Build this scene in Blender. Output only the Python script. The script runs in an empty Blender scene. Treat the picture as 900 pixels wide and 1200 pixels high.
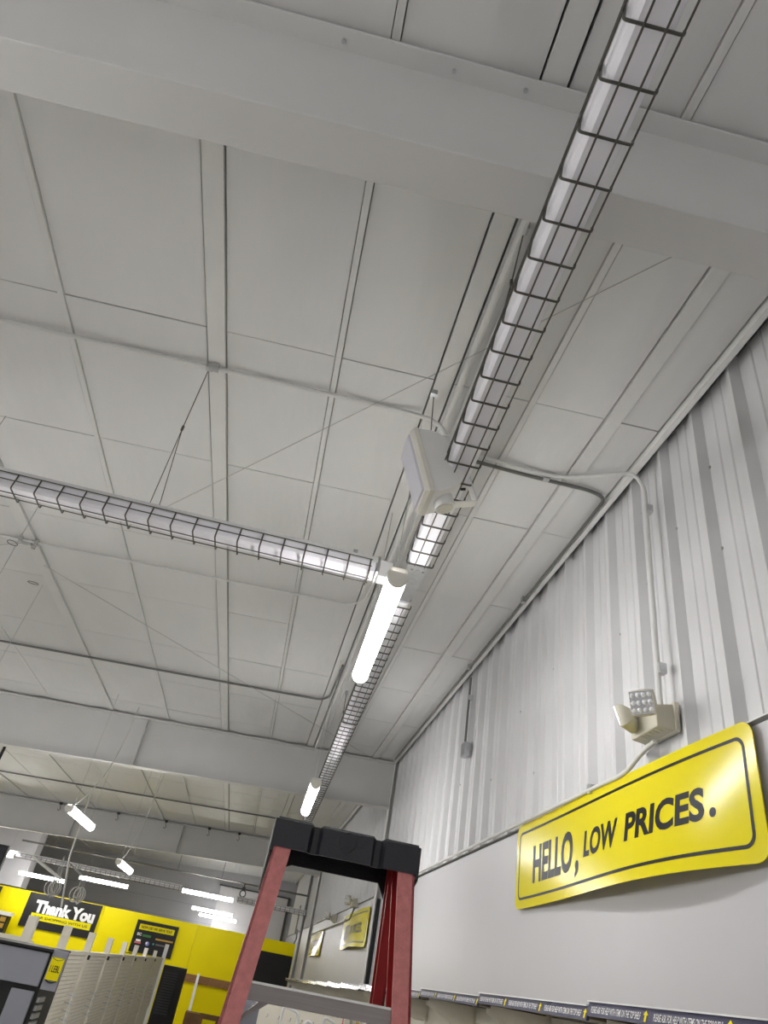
import bpy, bmesh, math, random
from mathutils import Vector, Matrix
random.seed(7)
S = bpy.context.scene
COL = S.collection
HC = 1.72                        # eye height; z below is measured from the eye unless P() is applied
PI = math.pi

# ------------------------------------------------------------------ camera, world, exposure
def set_camera():
    yaw, pitch, roll, f = 0.0768, 0.6107, 0.1957, 791.0
    fwd = Vector((math.sin(yaw)*math.cos(pitch), math.cos(yaw)*math.cos(pitch), math.sin(pitch)))
    right = Vector((math.cos(yaw), -math.sin(yaw), 0)); up = right.cross(fwd)
    r2 = right*math.cos(roll) + up*math.sin(roll); u2 = -right*math.sin(roll) + up*math.cos(roll)
    cd = bpy.data.cameras.new('camera'); cam = bpy.data.objects.new('camera', cd); COL.objects.link(cam)
    cd.sensor_fit = 'VERTICAL'; cd.sensor_height = 36; cd.lens = 36*f/1200; cd.clip_start = .02; cd.clip_end = 200
    m = Matrix((r2, u2, -fwd)).transposed().to_4x4(); m.translation = (0, 0, HC)
    cam.matrix_world = m; S.camera = cam
set_camera()
w = bpy.data.worlds.new('world'); S.world = w; w.use_nodes = True
w.node_tree.nodes['Background'].inputs[0].default_value = (.8, .85, .9, 1)
w.node_tree.nodes['Background'].inputs[1].default_value = 0.0
S.view_settings.view_transform = 'Standard'; S.view_settings.look = 'None'; S.view_settings.gamma = 1
S.view_settings.use_curve_mapping = False
S.view_settings.exposure = 1.75
LAMP = 12.0                      # strength of every lit strip lamp

# ------------------------------------------------------------------ helpers
def lin(c): return tuple((v/255/12.92 if v/255 <= .04045 else ((v/255+.055)/1.055)**2.4) for v in c)
MATS = {}
def mat(name, rgb, rough=.6, metal=0., var=.0, vscale=6., bump=0., bscale=40., emit=None, spec=.5, stretch=None, coat=0.):
    m = bpy.data.materials.new(name); m.use_nodes = True; nt = m.node_tree; b = nt.nodes['Principled BSDF']
    c = lin(rgb); b.inputs['Base Color'].default_value = (*c, 1); b.inputs['Roughness'].default_value = rough
    b.inputs['Metallic'].default_value = metal; b.inputs['Specular IOR Level'].default_value = spec
    b.inputs['Coat Weight'].default_value = coat
    tc = nt.nodes.new('ShaderNodeTexCoord'); src = tc.outputs['Object']
    if stretch:
        mp = nt.nodes.new('ShaderNodeMapping'); mp.inputs['Scale'].default_value = stretch
        nt.links.new(src, mp.inputs['Vector']); src = mp.outputs['Vector']
    if var:
        n = nt.nodes.new('ShaderNodeTexNoise'); n.inputs['Scale'].default_value = vscale; n.inputs['Detail'].default_value = 5
        nt.links.new(src, n.inputs['Vector'])
        r = nt.nodes.new('ShaderNodeValToRGB'); r.color_ramp.elements[0].position = .3; r.color_ramp.elements[1].position = .7
        r.color_ramp.elements[0].color = (*[v*(1-var) for v in c], 1); r.color_ramp.elements[1].color = (*[min(1, v*(1+var)) for v in c], 1)
        nt.links.new(n.outputs['Fac'], r.inputs['Fac']); nt.links.new(r.outputs['Color'], b.inputs['Base Color'])
    if bump:
        n2 = nt.nodes.new('ShaderNodeTexNoise'); n2.inputs['Scale'].default_value = bscale; n2.inputs['Detail'].default_value = 3
        nt.links.new(src, n2.inputs['Vector'])
        bp = nt.nodes.new('ShaderNodeBump'); bp.inputs['Strength'].default_value = bump; bp.inputs['Distance'].default_value = .02
        nt.links.new(n2.outputs['Fac'], bp.inputs['Height']); nt.links.new(bp.outputs['Normal'], b.inputs['Normal'])
    if emit:
        b.inputs['Emission Color'].default_value = (*lin(emit[0]), 1); b.inputs['Emission Strength'].default_value = emit[1]
    MATS[name] = m
    return m
mat('vinyl', (214, 214, 213), .55, var=.03, vscale=2.2, bump=.5, bscale=3.5, stretch=(1.6, .5, 1))
mat('strip', (214, 214, 212), .55, var=.03, vscale=4)
mat('deck', (150, 150, 146), .8)
mat('beam', (209, 209, 208), .5, var=.025, vscale=3, bump=.06, bscale=12)
mat('ribbed', (213, 213, 215), .4, var=.03, vscale=3, stretch=(1, 1, .2))
mat('panel', (194, 193, 197), .45, var=.02, vscale=1.3)
mat('farwall', (168, 168, 174), .6, var=.06, vscale=1.2)
mat('floor', (186, 184, 181), .35, var=.06, vscale=1.0)
mat('trimwhite', (226, 226, 224), .45, var=.02)
mat('trimdark', (58, 58, 58), .6, var=.1)
mat('conduit', (214, 214, 212), .42, var=.04, vscale=8)
mat('conduitdark', (118, 118, 116), .35, .5, var=.06, vscale=8)
mat('galv', (190, 192, 194), .32, .8, var=.1, vscale=30)
mat('wire', (92, 90, 86), .38, .75, var=.15, vscale=40)
mat('cable', (176, 176, 174), .5, .1, var=.05)
mat('housing', (222, 222, 224), .4, var=.02)
mat('lens', (240, 239, 246), .45, var=.025, vscale=9)
mat('lamp', (255, 255, 255), .3, emit=((255, 253, 250), LAMP))
mat('spkwhite', (241, 241, 240), .42, bump=.1, bscale=180)
mat('spkcream', (222, 220, 212), .42)
mat('grille', (206, 205, 214), .5, bump=.3, bscale=420)
mat('emcream', (206, 202, 186), .45, var=.02)
mat('chrome', (225, 226, 230), .12, .9)
mat('ledlens', (232, 234, 238), .08, .2, coat=.6)
mat('yellow', (253, 234, 0), .45, var=.02, vscale=1.5, spec=.2)
mat('signyellow', (232, 218, 0), .2, var=.015, vscale=2, spec=.42)
mat('ink', (10, 10, 12), .4, spec=.3)
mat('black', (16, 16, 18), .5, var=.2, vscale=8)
mat('blackplastic', (24, 24, 33), .42, var=.12, vscale=14, bump=.12, bscale=160)
mat('white', (238, 238, 238), .5)
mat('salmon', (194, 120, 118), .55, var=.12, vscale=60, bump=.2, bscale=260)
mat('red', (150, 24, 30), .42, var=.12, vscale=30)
mat('alu', (158, 152, 150), .34, .85, var=.1, vscale=20, stretch=(.15, 8, 8))
mat('beige', (238, 233, 219), .5, var=.04, vscale=6)
mat('greypanel', (138, 140, 150), .45, var=.05, vscale=5)
mat('navy', (78, 78, 104), .25, var=.04, vscale=10, coat=.5)
mat('shelfmetal', (120, 112, 96), .4, .3, var=.1, vscale=8)
mat('wood', (150, 108, 64), .6, var=.25, vscale=9, stretch=(.6, 6, 6), bump=.1, bscale=50)
mat('card', (122, 88, 56), .75, var=.12, vscale=8)
mat('screen', (220, 225, 210), .3, emit=((225, 232, 215), .9))
mat('green', (60, 120, 60), .5); mat('pink', (214, 110, 110), .5); mat('blue', (120, 130, 200), .5); mat('teal', (60, 170, 160), .5)
mat('tan', (190, 150, 50), .5); mat('greytext', (110, 110, 112), .5)

class MB:
    """collects geometry in world coordinates (z from the floor)"""
    def __init__(s): s.v = []; s.f = []; s.smooth = False
    def add(s, vs, fs):
        k = len(s.v); s.v += [tuple(p) for p in vs]; s.f += [tuple(i+k for i in f) for f in fs]; return s
    def box(s, x0, x1, y0, y1, z0, z1):
        return s.add([(x, y, z) for x in (x0, x1) for y in (y0, y1) for z in (z0, z1)],
                     [(0, 1, 3, 2), (4, 6, 7, 5), (0, 4, 5, 1), (2, 3, 7, 6), (0, 2, 6, 4), (1, 5, 7, 3)])
    def hexa(s, b, t):      # two quads
        return s.add(list(b)+list(t), [(3, 2, 1, 0), (4, 5, 6, 7), (0, 1, 5, 4), (1, 2, 6, 5), (2, 3, 7, 6), (3, 0, 4, 7)])
    def prism(s, poly, d):  # polygon of 3D points pushed by vector d
        n = len(poly); a = [Vector(p) for p in poly]; b = [p+Vector(d) for p in a]
        return s.add(a+b, [tuple(range(n))[::-1], tuple(range(n, 2*n))]+[(i, (i+1) % n, n+(i+1) % n, n+i) for i in range(n)])
    def tube(s, pts, r, n=8, cap=True):
        pts = [Vector(p) for p in pts]; rings = []
        t0 = (pts[1]-pts[0]).normalized(); a = Vector((0, 0, 1)) if abs(t0.z) < .9 else Vector((1, 0, 0))
        u = t0.cross(a).normalized()
        for i, p in enumerate(pts):
            t = (pts[min(i+1, len(pts)-1)]-pts[max(i-1, 0)]).normalized()
            u = (u-t*u.dot(t)).normalized(); v = t.cross(u)
            rr = r[i] if isinstance(r, (list, tuple)) else r
            rings.append([p+u*rr*math.cos(2*PI*k/n)+v*rr*math.sin(2*PI*k/n) for k in range(n)])
        fs = []
        for i in range(len(pts)-1):
            for k in range(n): fs.append((i*n+k, i*n+(k+1) % n, (i+1)*n+(k+1) % n, (i+1)*n+k))
        if cap: fs += [tuple(range(n))[::-1], tuple(range((len(pts)-1)*n, len(pts)*n))]
        return s.add([p for R in rings for p in R], fs)
    def disc(s, c, axis, r, h, n=14):
        c = Vector(c); axis = Vector(axis).normalized(); return s.tube([c, c+axis*h], r, n)
    def build(s, name, m, parent=None, root=None, smooth=False, bevel=0.):
        me = bpy.data.meshes.new(name); o = bpy.data.objects.new(name, me); COL.objects.link(o)
        off = Vector((0, 0, 0)); p = parent
        while p is not None: off += p.location; p = p.parent
        me.from_pydata([Vector(v)-off for v in s.v], [], s.f); me.materials.append(MATS[m] if isinstance(m, str) else m)
        bm = bmesh.new(); bm.from_mesh(me); bmesh.ops.recalc_face_normals(bm, faces=bm.faces)
        if bevel: bmesh.ops.bevel(bm, geom=[e for e in bm.edges if e.calc_face_angle(0) > .6], offset=bevel, segments=2, affect='EDGES', profile=.6, clamp_overlap=True)
        bm.to_mesh(me); bm.free()
        if smooth:
            for q in me.polygons: q.use_smooth = True
            me.set_sharp_from_angle(angle=math.radians(40))
        o.parent = parent
        return o
def P(x, y, z): return (x, y, z+HC)
def PP(l): return [P(*q) for q in l]
def tag(o, label, cat, group=None):
    o['label'] = label; o['category'] = cat
    if group: o['group'] = group
    return o
def thing(name, label, cat, loc, group=None):
    o = bpy.data.objects.new(name, None); COL.objects.link(o); o.location = loc; o.empty_display_size = .1
    return tag(o, label, cat, group)
def struct(o): o['kind'] = 'structure'; return o
def dup(root, loc, rz=None, label=None):
    r = root.copy(); COL.objects.link(r); r.location = loc
    if rz is not None: r.rotation_euler = (0, 0, rz)
    if label: r['label'] = label
    for ch in list(root.children):
        c = ch.copy(); COL.objects.link(c); c.parent = r
        for g in list(ch.children):
            d = g.copy(); COL.objects.link(d); d.parent = c
    return r
def rounded(pts, rad, n=5):
    pts = [Vector(p) for p in pts]; out = [pts[0]]
    for i in range(1, len(pts)-1):
        a, b, c = pts[i-1], pts[i], pts[i+1]
        r = min(rad, (a-b).length*.45, (c-b).length*.45); p = b+(a-b).normalized()*r; q = b+(c-b).normalized()*r
        for k in range(n+1):
            t = k/n; out.append(p*(1-t)**2+b*2*t*(1-t)+q*t*t)
    return out+[pts[-1]]
def text_geo(s, bold=.0):
    """flat outlines of a line of writing: (verts2d, faces), height of a capital = 1"""
    cu = bpy.data.curves.new('writing', 'FONT'); cu.body = s; cu.size = 1; cu.offset = bold; cu.resolution_u = 4; cu.fill_mode = 'FRONT'
    o = bpy.data.objects.new('writing', cu); COL.objects.link(o)
    dg = bpy.context.evaluated_depsgraph_get(); me = o.evaluated_get(dg).to_mesh()
    vs = [(v.co.x, v.co.y) for v in me.vertices]; fs = [tuple(p.vertices) for p in me.polygons]
    o.evaluated_get(dg).to_mesh_clear(); bpy.data.objects.remove(o); bpy.data.curves.remove(cu)
    return vs, fs
def text_fit(s, x0, x1, y0, y1, bold=0., cuts=0, capbase=True):
    vs, fs = text_geo(s, bold)
    xa = min(v[0] for v in vs); xb = max(v[0] for v in vs); ya = min(v[1] for v in vs); yb = max(v[1] for v in vs)
    if capbase: ya = -bold
    out = [(x0+(v[0]-xa)/(xb-xa)*(x1-x0), y0+(v[1]-ya)/(yb-ya)*(y1-y0)) for v in vs]
    if cuts:
        bm = bmesh.new(); bv = [bm.verts.new((a, b, 0)) for a, b in out]
        for f in fs:
            try: bm.faces.new([bv[i] for i in f])
            except ValueError: pass
        for k in range(1, cuts):
            bmesh.ops.bisect_plane(bm, geom=bm.verts[:]+bm.edges[:]+bm.faces[:], plane_co=(x0+(x1-x0)*k/cuts, 0, 0), plane_no=(1, 0, 0))
        bm.verts.index_update(); out = [(v.co.x, v.co.y) for v in bm.verts]; fs = [tuple(v.index for v in f.verts) for f in bm.faces]; bm.free()
    return out, fs
def text_mb(s, x0, x1, y0, y1, mapf, bold=0., cuts=0, capbase=True):
    vs, fs = text_fit(s, x0, x1, y0, y1, bold, cuts, capbase)
    return MB().add([mapf(a, b) for a, b in vs], fs)

# ------------------------------------------------------------------ the room shell
WX = 1.6; YB = 26.5; XL = -16.0; YF = -10.0
def zc(x): return 2.533+.036*(x-.43)            # ceiling height over x
def zb(x): return 1.97+.0446*(x-1.57)           # underside of the rafters
SEAM = .985
struct(MB().box(XL, WX+.3, YF, YB, -.1, 0).build('floor', 'floor'))
d = MB(); x0, x1 = XL, WX+.25
d.hexa(PP([(x0, YF, zc(x0)+.14), (x1, YF, zc(x1)+.14), (x1, YB, zc(x1)+.14), (x0, YB, zc(x0)+.14)]),
       PP([(x0, YF, zc(x0)+.2), (x1, YF, zc(x1)+.2), (x1, YB, zc(x1)+.2), (x0, YB, zc(x0)+.2)]))
ceiling = struct(d.build('ceiling', 'deck'))
# ceiling strips (purlin flanges and seam straps) and the vinyl faced panels between them
strips = [(1.255, .075), (.82, .03), (.352, .085), (-.19, .028), (-.80, .085), (-1.555, .028), (-2.31, .085),
          (-3.11, .028), (-3.88, .085), (-4.66, .028), (-5.40, .085), (-6.2, .028)]
ROW0, PITCH, NR = -.88, 1.085, 17
for x, wd in strips:
    zz = zc(x); big = wd > .05; dz = .012 if big else .004
    m = MB().hexa(PP([(x-wd/2, ROW0-2, zc(x-wd/2)-dz), (x+wd/2, ROW0-2, zc(x+wd/2)-dz), (x+wd/2, YB-.1, zc(x+wd/2)-dz), (x-wd/2, YB-.1, zc(x-wd/2)-dz)]),
                  PP([(x-wd/2, ROW0-2, zz+.05), (x+wd/2, ROW0-2, zz+.05), (x+wd/2, YB-.1, zz+.05), (x-wd/2, YB-.1, zz+.05)]))
    m.build('purlin' if big else 'seam_strap', 'strip', ceiling)
edges = [(1.522, .03)]+strips
for c in range(len(edges)-1):
    xr = edges[c][0]-edges[c][1]/2; xl = edges[c+1][0]+edges[c+1][1]/2
    gr = .004 if edges[c][1] < .05 else .009; gl = .012 if edges[c+1][1] > .05 else .004
    xa, xb = xl+(gl if c % 2 else gl*.6)+(.005 if c == 2 else 0), xr-gr
    n, q = 6, 8; mesh = None
    for r in range(NR):
        if mesh is None:
            vs = []; ln = PITCH-.006
            for j in range(q+1):
                for i in range(n+1):
                    u, v = i/n, j/q; x = xa+(xb-xa)*u
                    sag = .014*math.sin(PI*u)*min(1, 4*v, 4*(1-v))+.004*math.sin(9*u+c)*math.sin(PI*v)
                    vs.append((x, ln*v, zc(x)+.004-sag))
            fs = [(j*(n+1)+i, j*(n+1)+i+1, (j+1)*(n+1)+i+1, (j+1)*(n+1)+i) for j in range(q) for i in range(n)]
            k = len(vs); rim = [i for i in range(n+1)]+[j*(n+1)+n for j in range(1, q+1)]+[q*(n+1)+i for i in range(n-1, -1, -1)]+[j*(n+1) for j in range(q-1, 0, -1)]
            vs += [(vs[i][0], vs[i][1], vs[i][2]+.045) for i in rim]; L = len(rim)
            fs += [(rim[i], rim[(i+1) % L], k+(i+1) % L, k+i) for i in range(L)]
            o = MB().add(vs, fs).build('ceiling_panel', 'vinyl', None, smooth=True); mesh = o
        else:
            o = mesh.copy(); COL.objects.link(o)
        o.parent = ceiling; o.location = (0, ROW0+PITCH*r, HC+random.uniform(-.002, .002))
for xa, xb, ya, yb in ((XL, -6.22, YF, YB), (-6.22, 1.57, YF, ROW0-.004), (-6.22, 1.57, ROW0+PITCH*NR, YB)):
    MB().hexa(PP([(xa, ya, zc(xa)), (xb, ya, zc(xb)), (xb, yb, zc(xb)), (xa, yb, zc(xa))]), PP([(xa, ya, zc(xa)+.03), (xb, ya, zc(xb)+.03), (xb, yb, zc(xb)+.03), (xa, yb, zc(xa)+.03)])).build('ceiling_liner', 'vinyl', ceiling)
# ribbed right wall: flat lower boards, upper metal panels with three ribs each
wall = struct(MB().box(WX+.06, WX+.2, YF, YB+.2, 0, HC+zc(WX)+.2).build('wall_right', 'panel'))
MB().box(WX, WX+.06, YF, 9.36, 0, HC+SEAM-.014).build('lower_board', 'panel', wall)
MB().box(WX, WX+.06, 9.40, YB, 0, HC+SEAM-.014).build('lower_board', 'panel', wall)
def ribprofile():
    pr = []; p0 = .3055
    for k in range(3):
        b = k*p0
        pr += [(b-.036, 0), (b-.010, .04), (b+.010, .04), (b+.036, 0)]
        for cpos in (.115, .19): pr += [(b+cpos-.012, 0), (b+cpos-.006, .005), (b+cpos+.006, .005), (b+cpos+.012, 0)]
    return pr+[(3*p0-.036, 0)]
pr = ribprofile(); pan = None
for k in range(-6, 27):
    yy = 1.891+.3055*3*k
    if yy > 25.4: break
    if pan is None:
        vs = []; fs = []
        for i, (a, h) in enumerate(pr): vs += [(WX+.012-h, a, SEAM), (WX+.012-h, a, zc(WX)+.06)]
        fs = [(2*i, 2*i+2, 2*i+3, 2*i+1) for i in range(len(pr)-1)]
        pan = MB().add(vs, fs).build('wall_panel', 'ribbed', wall); o = pan
    else:
        o = pan.copy(); COL.objects.link(o)
    o.location = (0, yy, HC)
# screws on the ribbed panels
sc0 = None
for y, z in [(2.16, 2.2), (2.16, 1.75), (2.47, 2.05), (2.78, 1.9), (3.08, 1.75), (3.4, 1.5), (3.4, 2.2), (4.0, 1.9), (4.3, 1.3), (4.6, 1.8), (5.2, 1.45), (5.55, 1.9), (3.7, 1.3), (3.1, 1.25), (6.1, 1.6), (2.78, 2.35)]:
    if sc0 is None:
        sc0 = MB().disc((WX+.013, 0, 0), (-1, 0, 0), .008, .006, 8).build('screw', 'cable', wall); o = sc0
    else: o = sc0.copy(); COL.objects.link(o)
    o.location = (0, y, HC+z)
# trims of the right wall
struct(MB().box(WX-.012, WX+.02, YF, 9.36, HC+SEAM-.002, HC+SEAM+.004).build('trim_1', 'trimwhite'))
struct(MB().box(WX-.012, WX+.02, 9.40, YB, HC+SEAM-.002, HC+SEAM+.004).build('trim_2', 'trimwhite'))
m = MB(); ze = zc(1.53)
m.box(1.515, 1.545, YF, YB, HC+ze-.035, HC+ze+.05); m.box(1.515, 1.575, YF, YB, HC+ze+.04, HC+ze+.05)
struct(m.build('trim_3', 'trimwhite'))
# far end: back wall of the building, dark bulkhead area, lit bulkhead
struct(MB().box(XL, WX+.2, YB, YB+.2, 0, HC+2.7).build('wall_far', 'farwall'))
struct(MB().box(XL-.2, XL, YF, YB, 0, HC+2.7).build('wall_left', 'panel'))
struct(MB().box(XL, WX+.2, YF-.2, YF, 0, HC+2.7).build('wall_front', 'panel'))
struct(MB().box(-9.5, -5.62, 20.95, 21.5, HC+.70, HC+2.45).build('wall_bulkhead', 'panel'))
wf = struct(MB().box(XL, -5.85, 21.0, 21.12, 0, HC+.67).build('wall_partition', 'yellow'))
for a, b in ((-5.85, -3.44), (-3.44, -1.03), (-1.03, .2), (.2, 1.55)):
    MB().box(a+.003, b-.003, 21.0, 21.12, 0, HC+.67).build('wall_board', 'yellow', wf)
# roller door like light panel on the back wall
dr = struct(MB().box(-.9, 1.40, YB-.06, YB+.01, 0, HC+2.05).build('door_1', 'panel'))
MB().box(1.40, 1.47, YB-.09, YB+.01, 0, HC+2.07).build('door_jamb', 'trimdark', dr)
MB().box(-.95, 1.47, YB-.09, YB+.01, HC+2.05, HC+2.09).build('door_head', 'trimdark', dr)
for k in range(7): MB().box(XL, WX, YB-.02, YB+.01, HC-.9+k*.45, HC-.9+k*.45+.012).build('girt_line', 'greypanel', bpy.data.objects['wall_far'])

# ------------------------------------------------------------------ rafters and columns
def rafter(yc, label, label_col, lowdark):
    t = thing('roof_rafter', label, 'beam', (0, yc, HC+zb(1.5)), 'roof rafters')
    xa, xb = XL+.02, 1.545
    MB().hexa(PP([(xa, yc-.006, zb(xa)), (xb, yc-.006, zb(xb)), (xb, yc+.006, zb(xb)), (xa, yc+.006, zb(xa))]),
              PP([(xa, yc-.006, zc(xa)), (xb, yc-.006, zc(xb)), (xb, yc+.006, zc(xb)), (xa, yc+.006, zc(xa))])).build('web', 'beam', t)
    for nm, fz, h in (('bottom_flange', zb, .012), ('top_flange', lambda x: zc(x)-.03, .014)):
        MB().hexa(PP([(xa, yc-.07, fz(xa)-h), (xb, yc-.07, fz(xb)-h), (xb, yc+.07, fz(xb)-h), (xa, yc+.07, fz(xa)-h)]),
                  PP([(xa, yc-.07, fz(xa)), (xb, yc-.07, fz(xb)), (xb, yc+.07, fz(xb)), (xa, yc+.07, fz(xa))])).build(nm, 'beam', t, bevel=.003)
    for x in ((-4.2,) if yc < 2 else (-4.2, -1.8)):
        MB().box(x-.005, x+.005, yc-.066, yc-.004, HC+zb(x), HC+zc(x)-.04).build('stiffener', 'beam', t)
    for x, dz in ((.265, -.045), (.02, -.045), (.62, -.045), (-.35, -.045)):
        MB().disc(P(x, yc-.035, zc(x)+dz), (0, 0, -1), .008, .008, 6).build('bolt', 'galv', t)
    c = thing('wall_column', label_col, 'column', (1.53, yc, 0), 'wall columns')
    MB().box(1.535, 1.545, yc-.07, yc+.07, 0, HC+zc(1.53)-.03).build('flange', 'beam', c)
    MB().box(1.545, 1.59, yc-.006, yc+.006, 0, HC+zc(1.5)-.03).build('web', 'beam', c)
    MB().box(1.59, 1.599, yc-.07, yc+.07, 0, HC+zc(1.5)-.03).build('flange', 'beam', c)
    if lowdark: MB().box(1.556, 1.598, yc-.074, yc-.064, 0, HC+.92).build('gap_shadow', 'black', c)  # black strip stands in for the shadow in the gap beside the column
    return t
rafter(1.012, 'tapered white steel roof rafter right over the speaker and caged strip lights', 'white steel wall column carrying the rafter above the big yellow sign', False)
rafter(9.37, 'tapered white steel rafter ending above the column with the black gap shadow strip', 'white wall column with a black gap shadow strip between large and far yellow signs', True)
rafter(17.73, 'tapered white steel rafter in front of the stockroom lights', 'white wall column beside the farthest yellow sign', False)

# ------------------------------------------------------------------ strip lights
def caged_light(name, length, label, loc, rz, nr, off=.0, group='caged strip lights'):
    """built along local +Y from 0 to length, bottom of the guard at local z=0"""
    t = thing(name, label, 'light fixture', (0, 0, 0), group)
    L = length
    MB().prism([(-.058, 0, .085), (.058, 0, .085), (.05, 0, .125), (-.05, 0, .125)], (0, L, 0)).build('housing', 'housing', t, bevel=.004)
    prof = [(-.057, .088), (-.057, .06), (-.05, .034), (-.036, .022), (.036, .022), (.05, .034), (.057, .06), (.057, .088)]
    MB().prism([(a, .02, b) for a, b in prof], (0, L-.04, 0)).build('diffuser', 'lens', t)
    rung = None
    for k in range(nr):
        y = off+.05+(L-.1)*k/(nr-1)
        if rung is None:
            rung = MB().tube(rounded([(-.062, 0, .096), (-.069, 0, .004), (.067, 0, .004), (.070, 0, .026)], .010, 4), .0042, 6).build('guard_rung', 'wire', t, smooth=True); o = rung
        else: o = rung.copy(); COL.objects.link(o)
        o.location = (0, y, 0)
    for x, z in ((-.064, .094), (-.069, .05), (-.024, .0), (.026, .0), (.070, .024)):
        MB().tube([(x, .04, z), (x, L-.04, z)], .0028, 6).build('guard_wire', 'wire', t)
    for y in (0, L-.012): MB().box(-.06, .06, y, y+.012, .03, .125).build('end_plate', 'galv', t)
    for y in (.14, L-.14): MB().box(-.064, .064, y-.012, y+.012, .118, .132).build('mounting_clip', 'galv', t)
    t.location = loc; t.rotation_euler = (0, 0, rz)
    return t
g = 'caged strip lights'
yw = -math.atan(.0186*1.0)
def runx(y): return .398+.0190*y
a0_ = caged_light('caged_strip_light', 2.72, 'unlit caged strip light that the white speaker hangs beside', P(runx(.22), .22, 1.757), yw, 23)
a = caged_light('caged_strip_light', 2.44, 'unlit caged strip light above the glowing lamp past the junction', P(.47, 3.50, 1.845), yw, 21)
dup(a, P(.517, 5.97, 1.845), yw, 'unlit caged strip light approaching the rafter with gap shadow strip column')
dup(a, P(.563, 8.44, 1.845), yw, 'unlit caged strip light passing under the middle rafter')
cr = dup(a, P(.27, 3.155, 1.757), PI/2, 'unlit caged strip light crossing at right angles, hung on thin wires')
dup(a, P(-2.18, 3.155, 1.757), PI/2, 'unlit caged strip light continuing the crosswise run over the shop floor')
dup(a, P(-3.99, 18.9, 1.19), PI/2, 'caged strip light beside the hanging cable bundles')
dup(a, P(-1.54, 18.9, 1.19), PI/2, 'caged strip light adjoining the brightest lamp of the far crosswise run')
caged_light('caged_strip_light', 1.70, 'short caged strip light ending the far crosswise run by the wall', P(1.48, 18.9, 1.19), PI/2, 15)

def led_light(label, p0, p1, hang=True, group='lit strip lamps', hx=None, lampm='lamp'):
    p0 = Vector(p0); p1 = Vector(p1); L = (p1-p0).length; dr_ = (p1-p0).normalized(); ang = math.atan2(-dr_.x, dr_.y)
    t = thing('strip_lamp', label, 'lamp', P(*p0), group); t.rotation_euler = (0, 0, ang)
    t.location = (0, 0, 0)
    MB().prism([(-.03, 0, .068), (.03, 0, .068), (.03, 0, .086), (-.03, 0, .086)], (0, L, 0)).build('housing', 'housing', t)
    a0 = PI-.55; pf = [(.044*math.cos(a0+(PI+1.1)*k/14), .05+.048*math.sin(a0+(PI+1.1)*k/14)) for k in range(15)]
    MB().prism([(x, .02, z) for x, z in pf], (0, L-.04, 0)).build('diffuser', lampm, t, smooth=True)
    pe = [(1.06*x, .05+1.06*(z-.05)) for x, z in pf]+[(.034, .088), (-.034, .088)]
    for y in (0, L-.02): MB().prism([(x, y, z) for x, z in pe], (0, .02, 0)).build('end_cap', 'spkcream', t)
    if hang:
        for fy in (.12, .88):
            q = p0+(p1-p0)*fy; top = zc(q.x)-q.z+.01
            MB().tube([(0, L*fy, .07), (0, L*fy, top)], .0022, 5).build('hanging_wire', 'cable', t)
    t.location = P(*p0)
    return t
led_light('glowing strip lamp hung at the junction of the caged runs', (.305, 2.50, 1.40), (.334, 3.72, 1.40))
led_light('glowing strip lamp seen just over the ladder cap', (.345, 6.02, 1.295), (.372, 7.30, 1.295))
led_light('small glowing lamp on a curved white cord under the middle rafter', (-2.11, 8.45, 1.04), (-2.08, 9.70, 1.04))
led_light('small glowing lamp on a cord in front of the far rafter', (-1.92, 11.5, .88), (-1.90, 12.75, .88))
for lb, p0, p1 in (('glowing crosswise lamp next to the cable bundle, over the sign on black', (-4.06, 19.7, 1.06), (-2.85, 19.7, 1.06)),
                   ('glowing crosswise lamp partly behind the cable coils', (-5.6, 20.2, .93), (-4.45, 20.2, .93)),
                   ('brightest crosswise lamp over the poster of small logos', (-1.52, 18.9, 1.17), (-.27, 18.9, 1.17)),
                   ('upper of two thin lamps behind the yellow partition', (-1.46, 23.3, 1.08), (-.24, 23.3, 1.08)),
                   ('lower of two thin lamps behind the yellow partition', (-1.33, 25.6, 1.05), (-.11, 25.6, 1.05)),
                   ('glowing lamp at the end of the caged run by the black monitor', (-6.6, 18.7, 1.15), (-5.42, 18.7, 1.15))):
    led_light(lb, p0, p1)
# the shop's lamp rows carried on outside the picture, at the spacing of the lamps in view (about 3.5 m)
rows = ((.31, 1.40, (-2.2, -5.7), 'speaker aisle'), (-2.1, 1.04, (3.3, -.2, -3.7, -7.2), 'gondola aisle'), (-5.6, 1.04, (13.8, 10.3, 6.8, 3.3, -.2, -3.7, -7.2), 'second aisle'),
        (-9.2, 1.04, (17.3, 13.8, 10.3, 6.8, 3.3, -.2, -3.7, -7.2), 'third aisle'), (-12.8, 1.04, (17.3, 13.8, 10.3, 6.8, 3.3, -.2, -3.7, -7.2), 'fourth aisle'))
for x, z, ys, aisle in rows:
    for n_, y in enumerate(ys):
        o = led_light('glowing strip lamp continuing the lamp row over the ' + aisle, (x, y, z), (x, y+1.22, z), group='strip lamps over the shop floor')
        tail = '_' + aisle.replace(' ', '_') + '_%d_offscreen' % (n_+1)
        o.name = 'strip_lamp' + tail
        for ch in o.children:
            if ch.name.startswith('diffuser'): ch.name = 'diffuser' + tail

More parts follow.
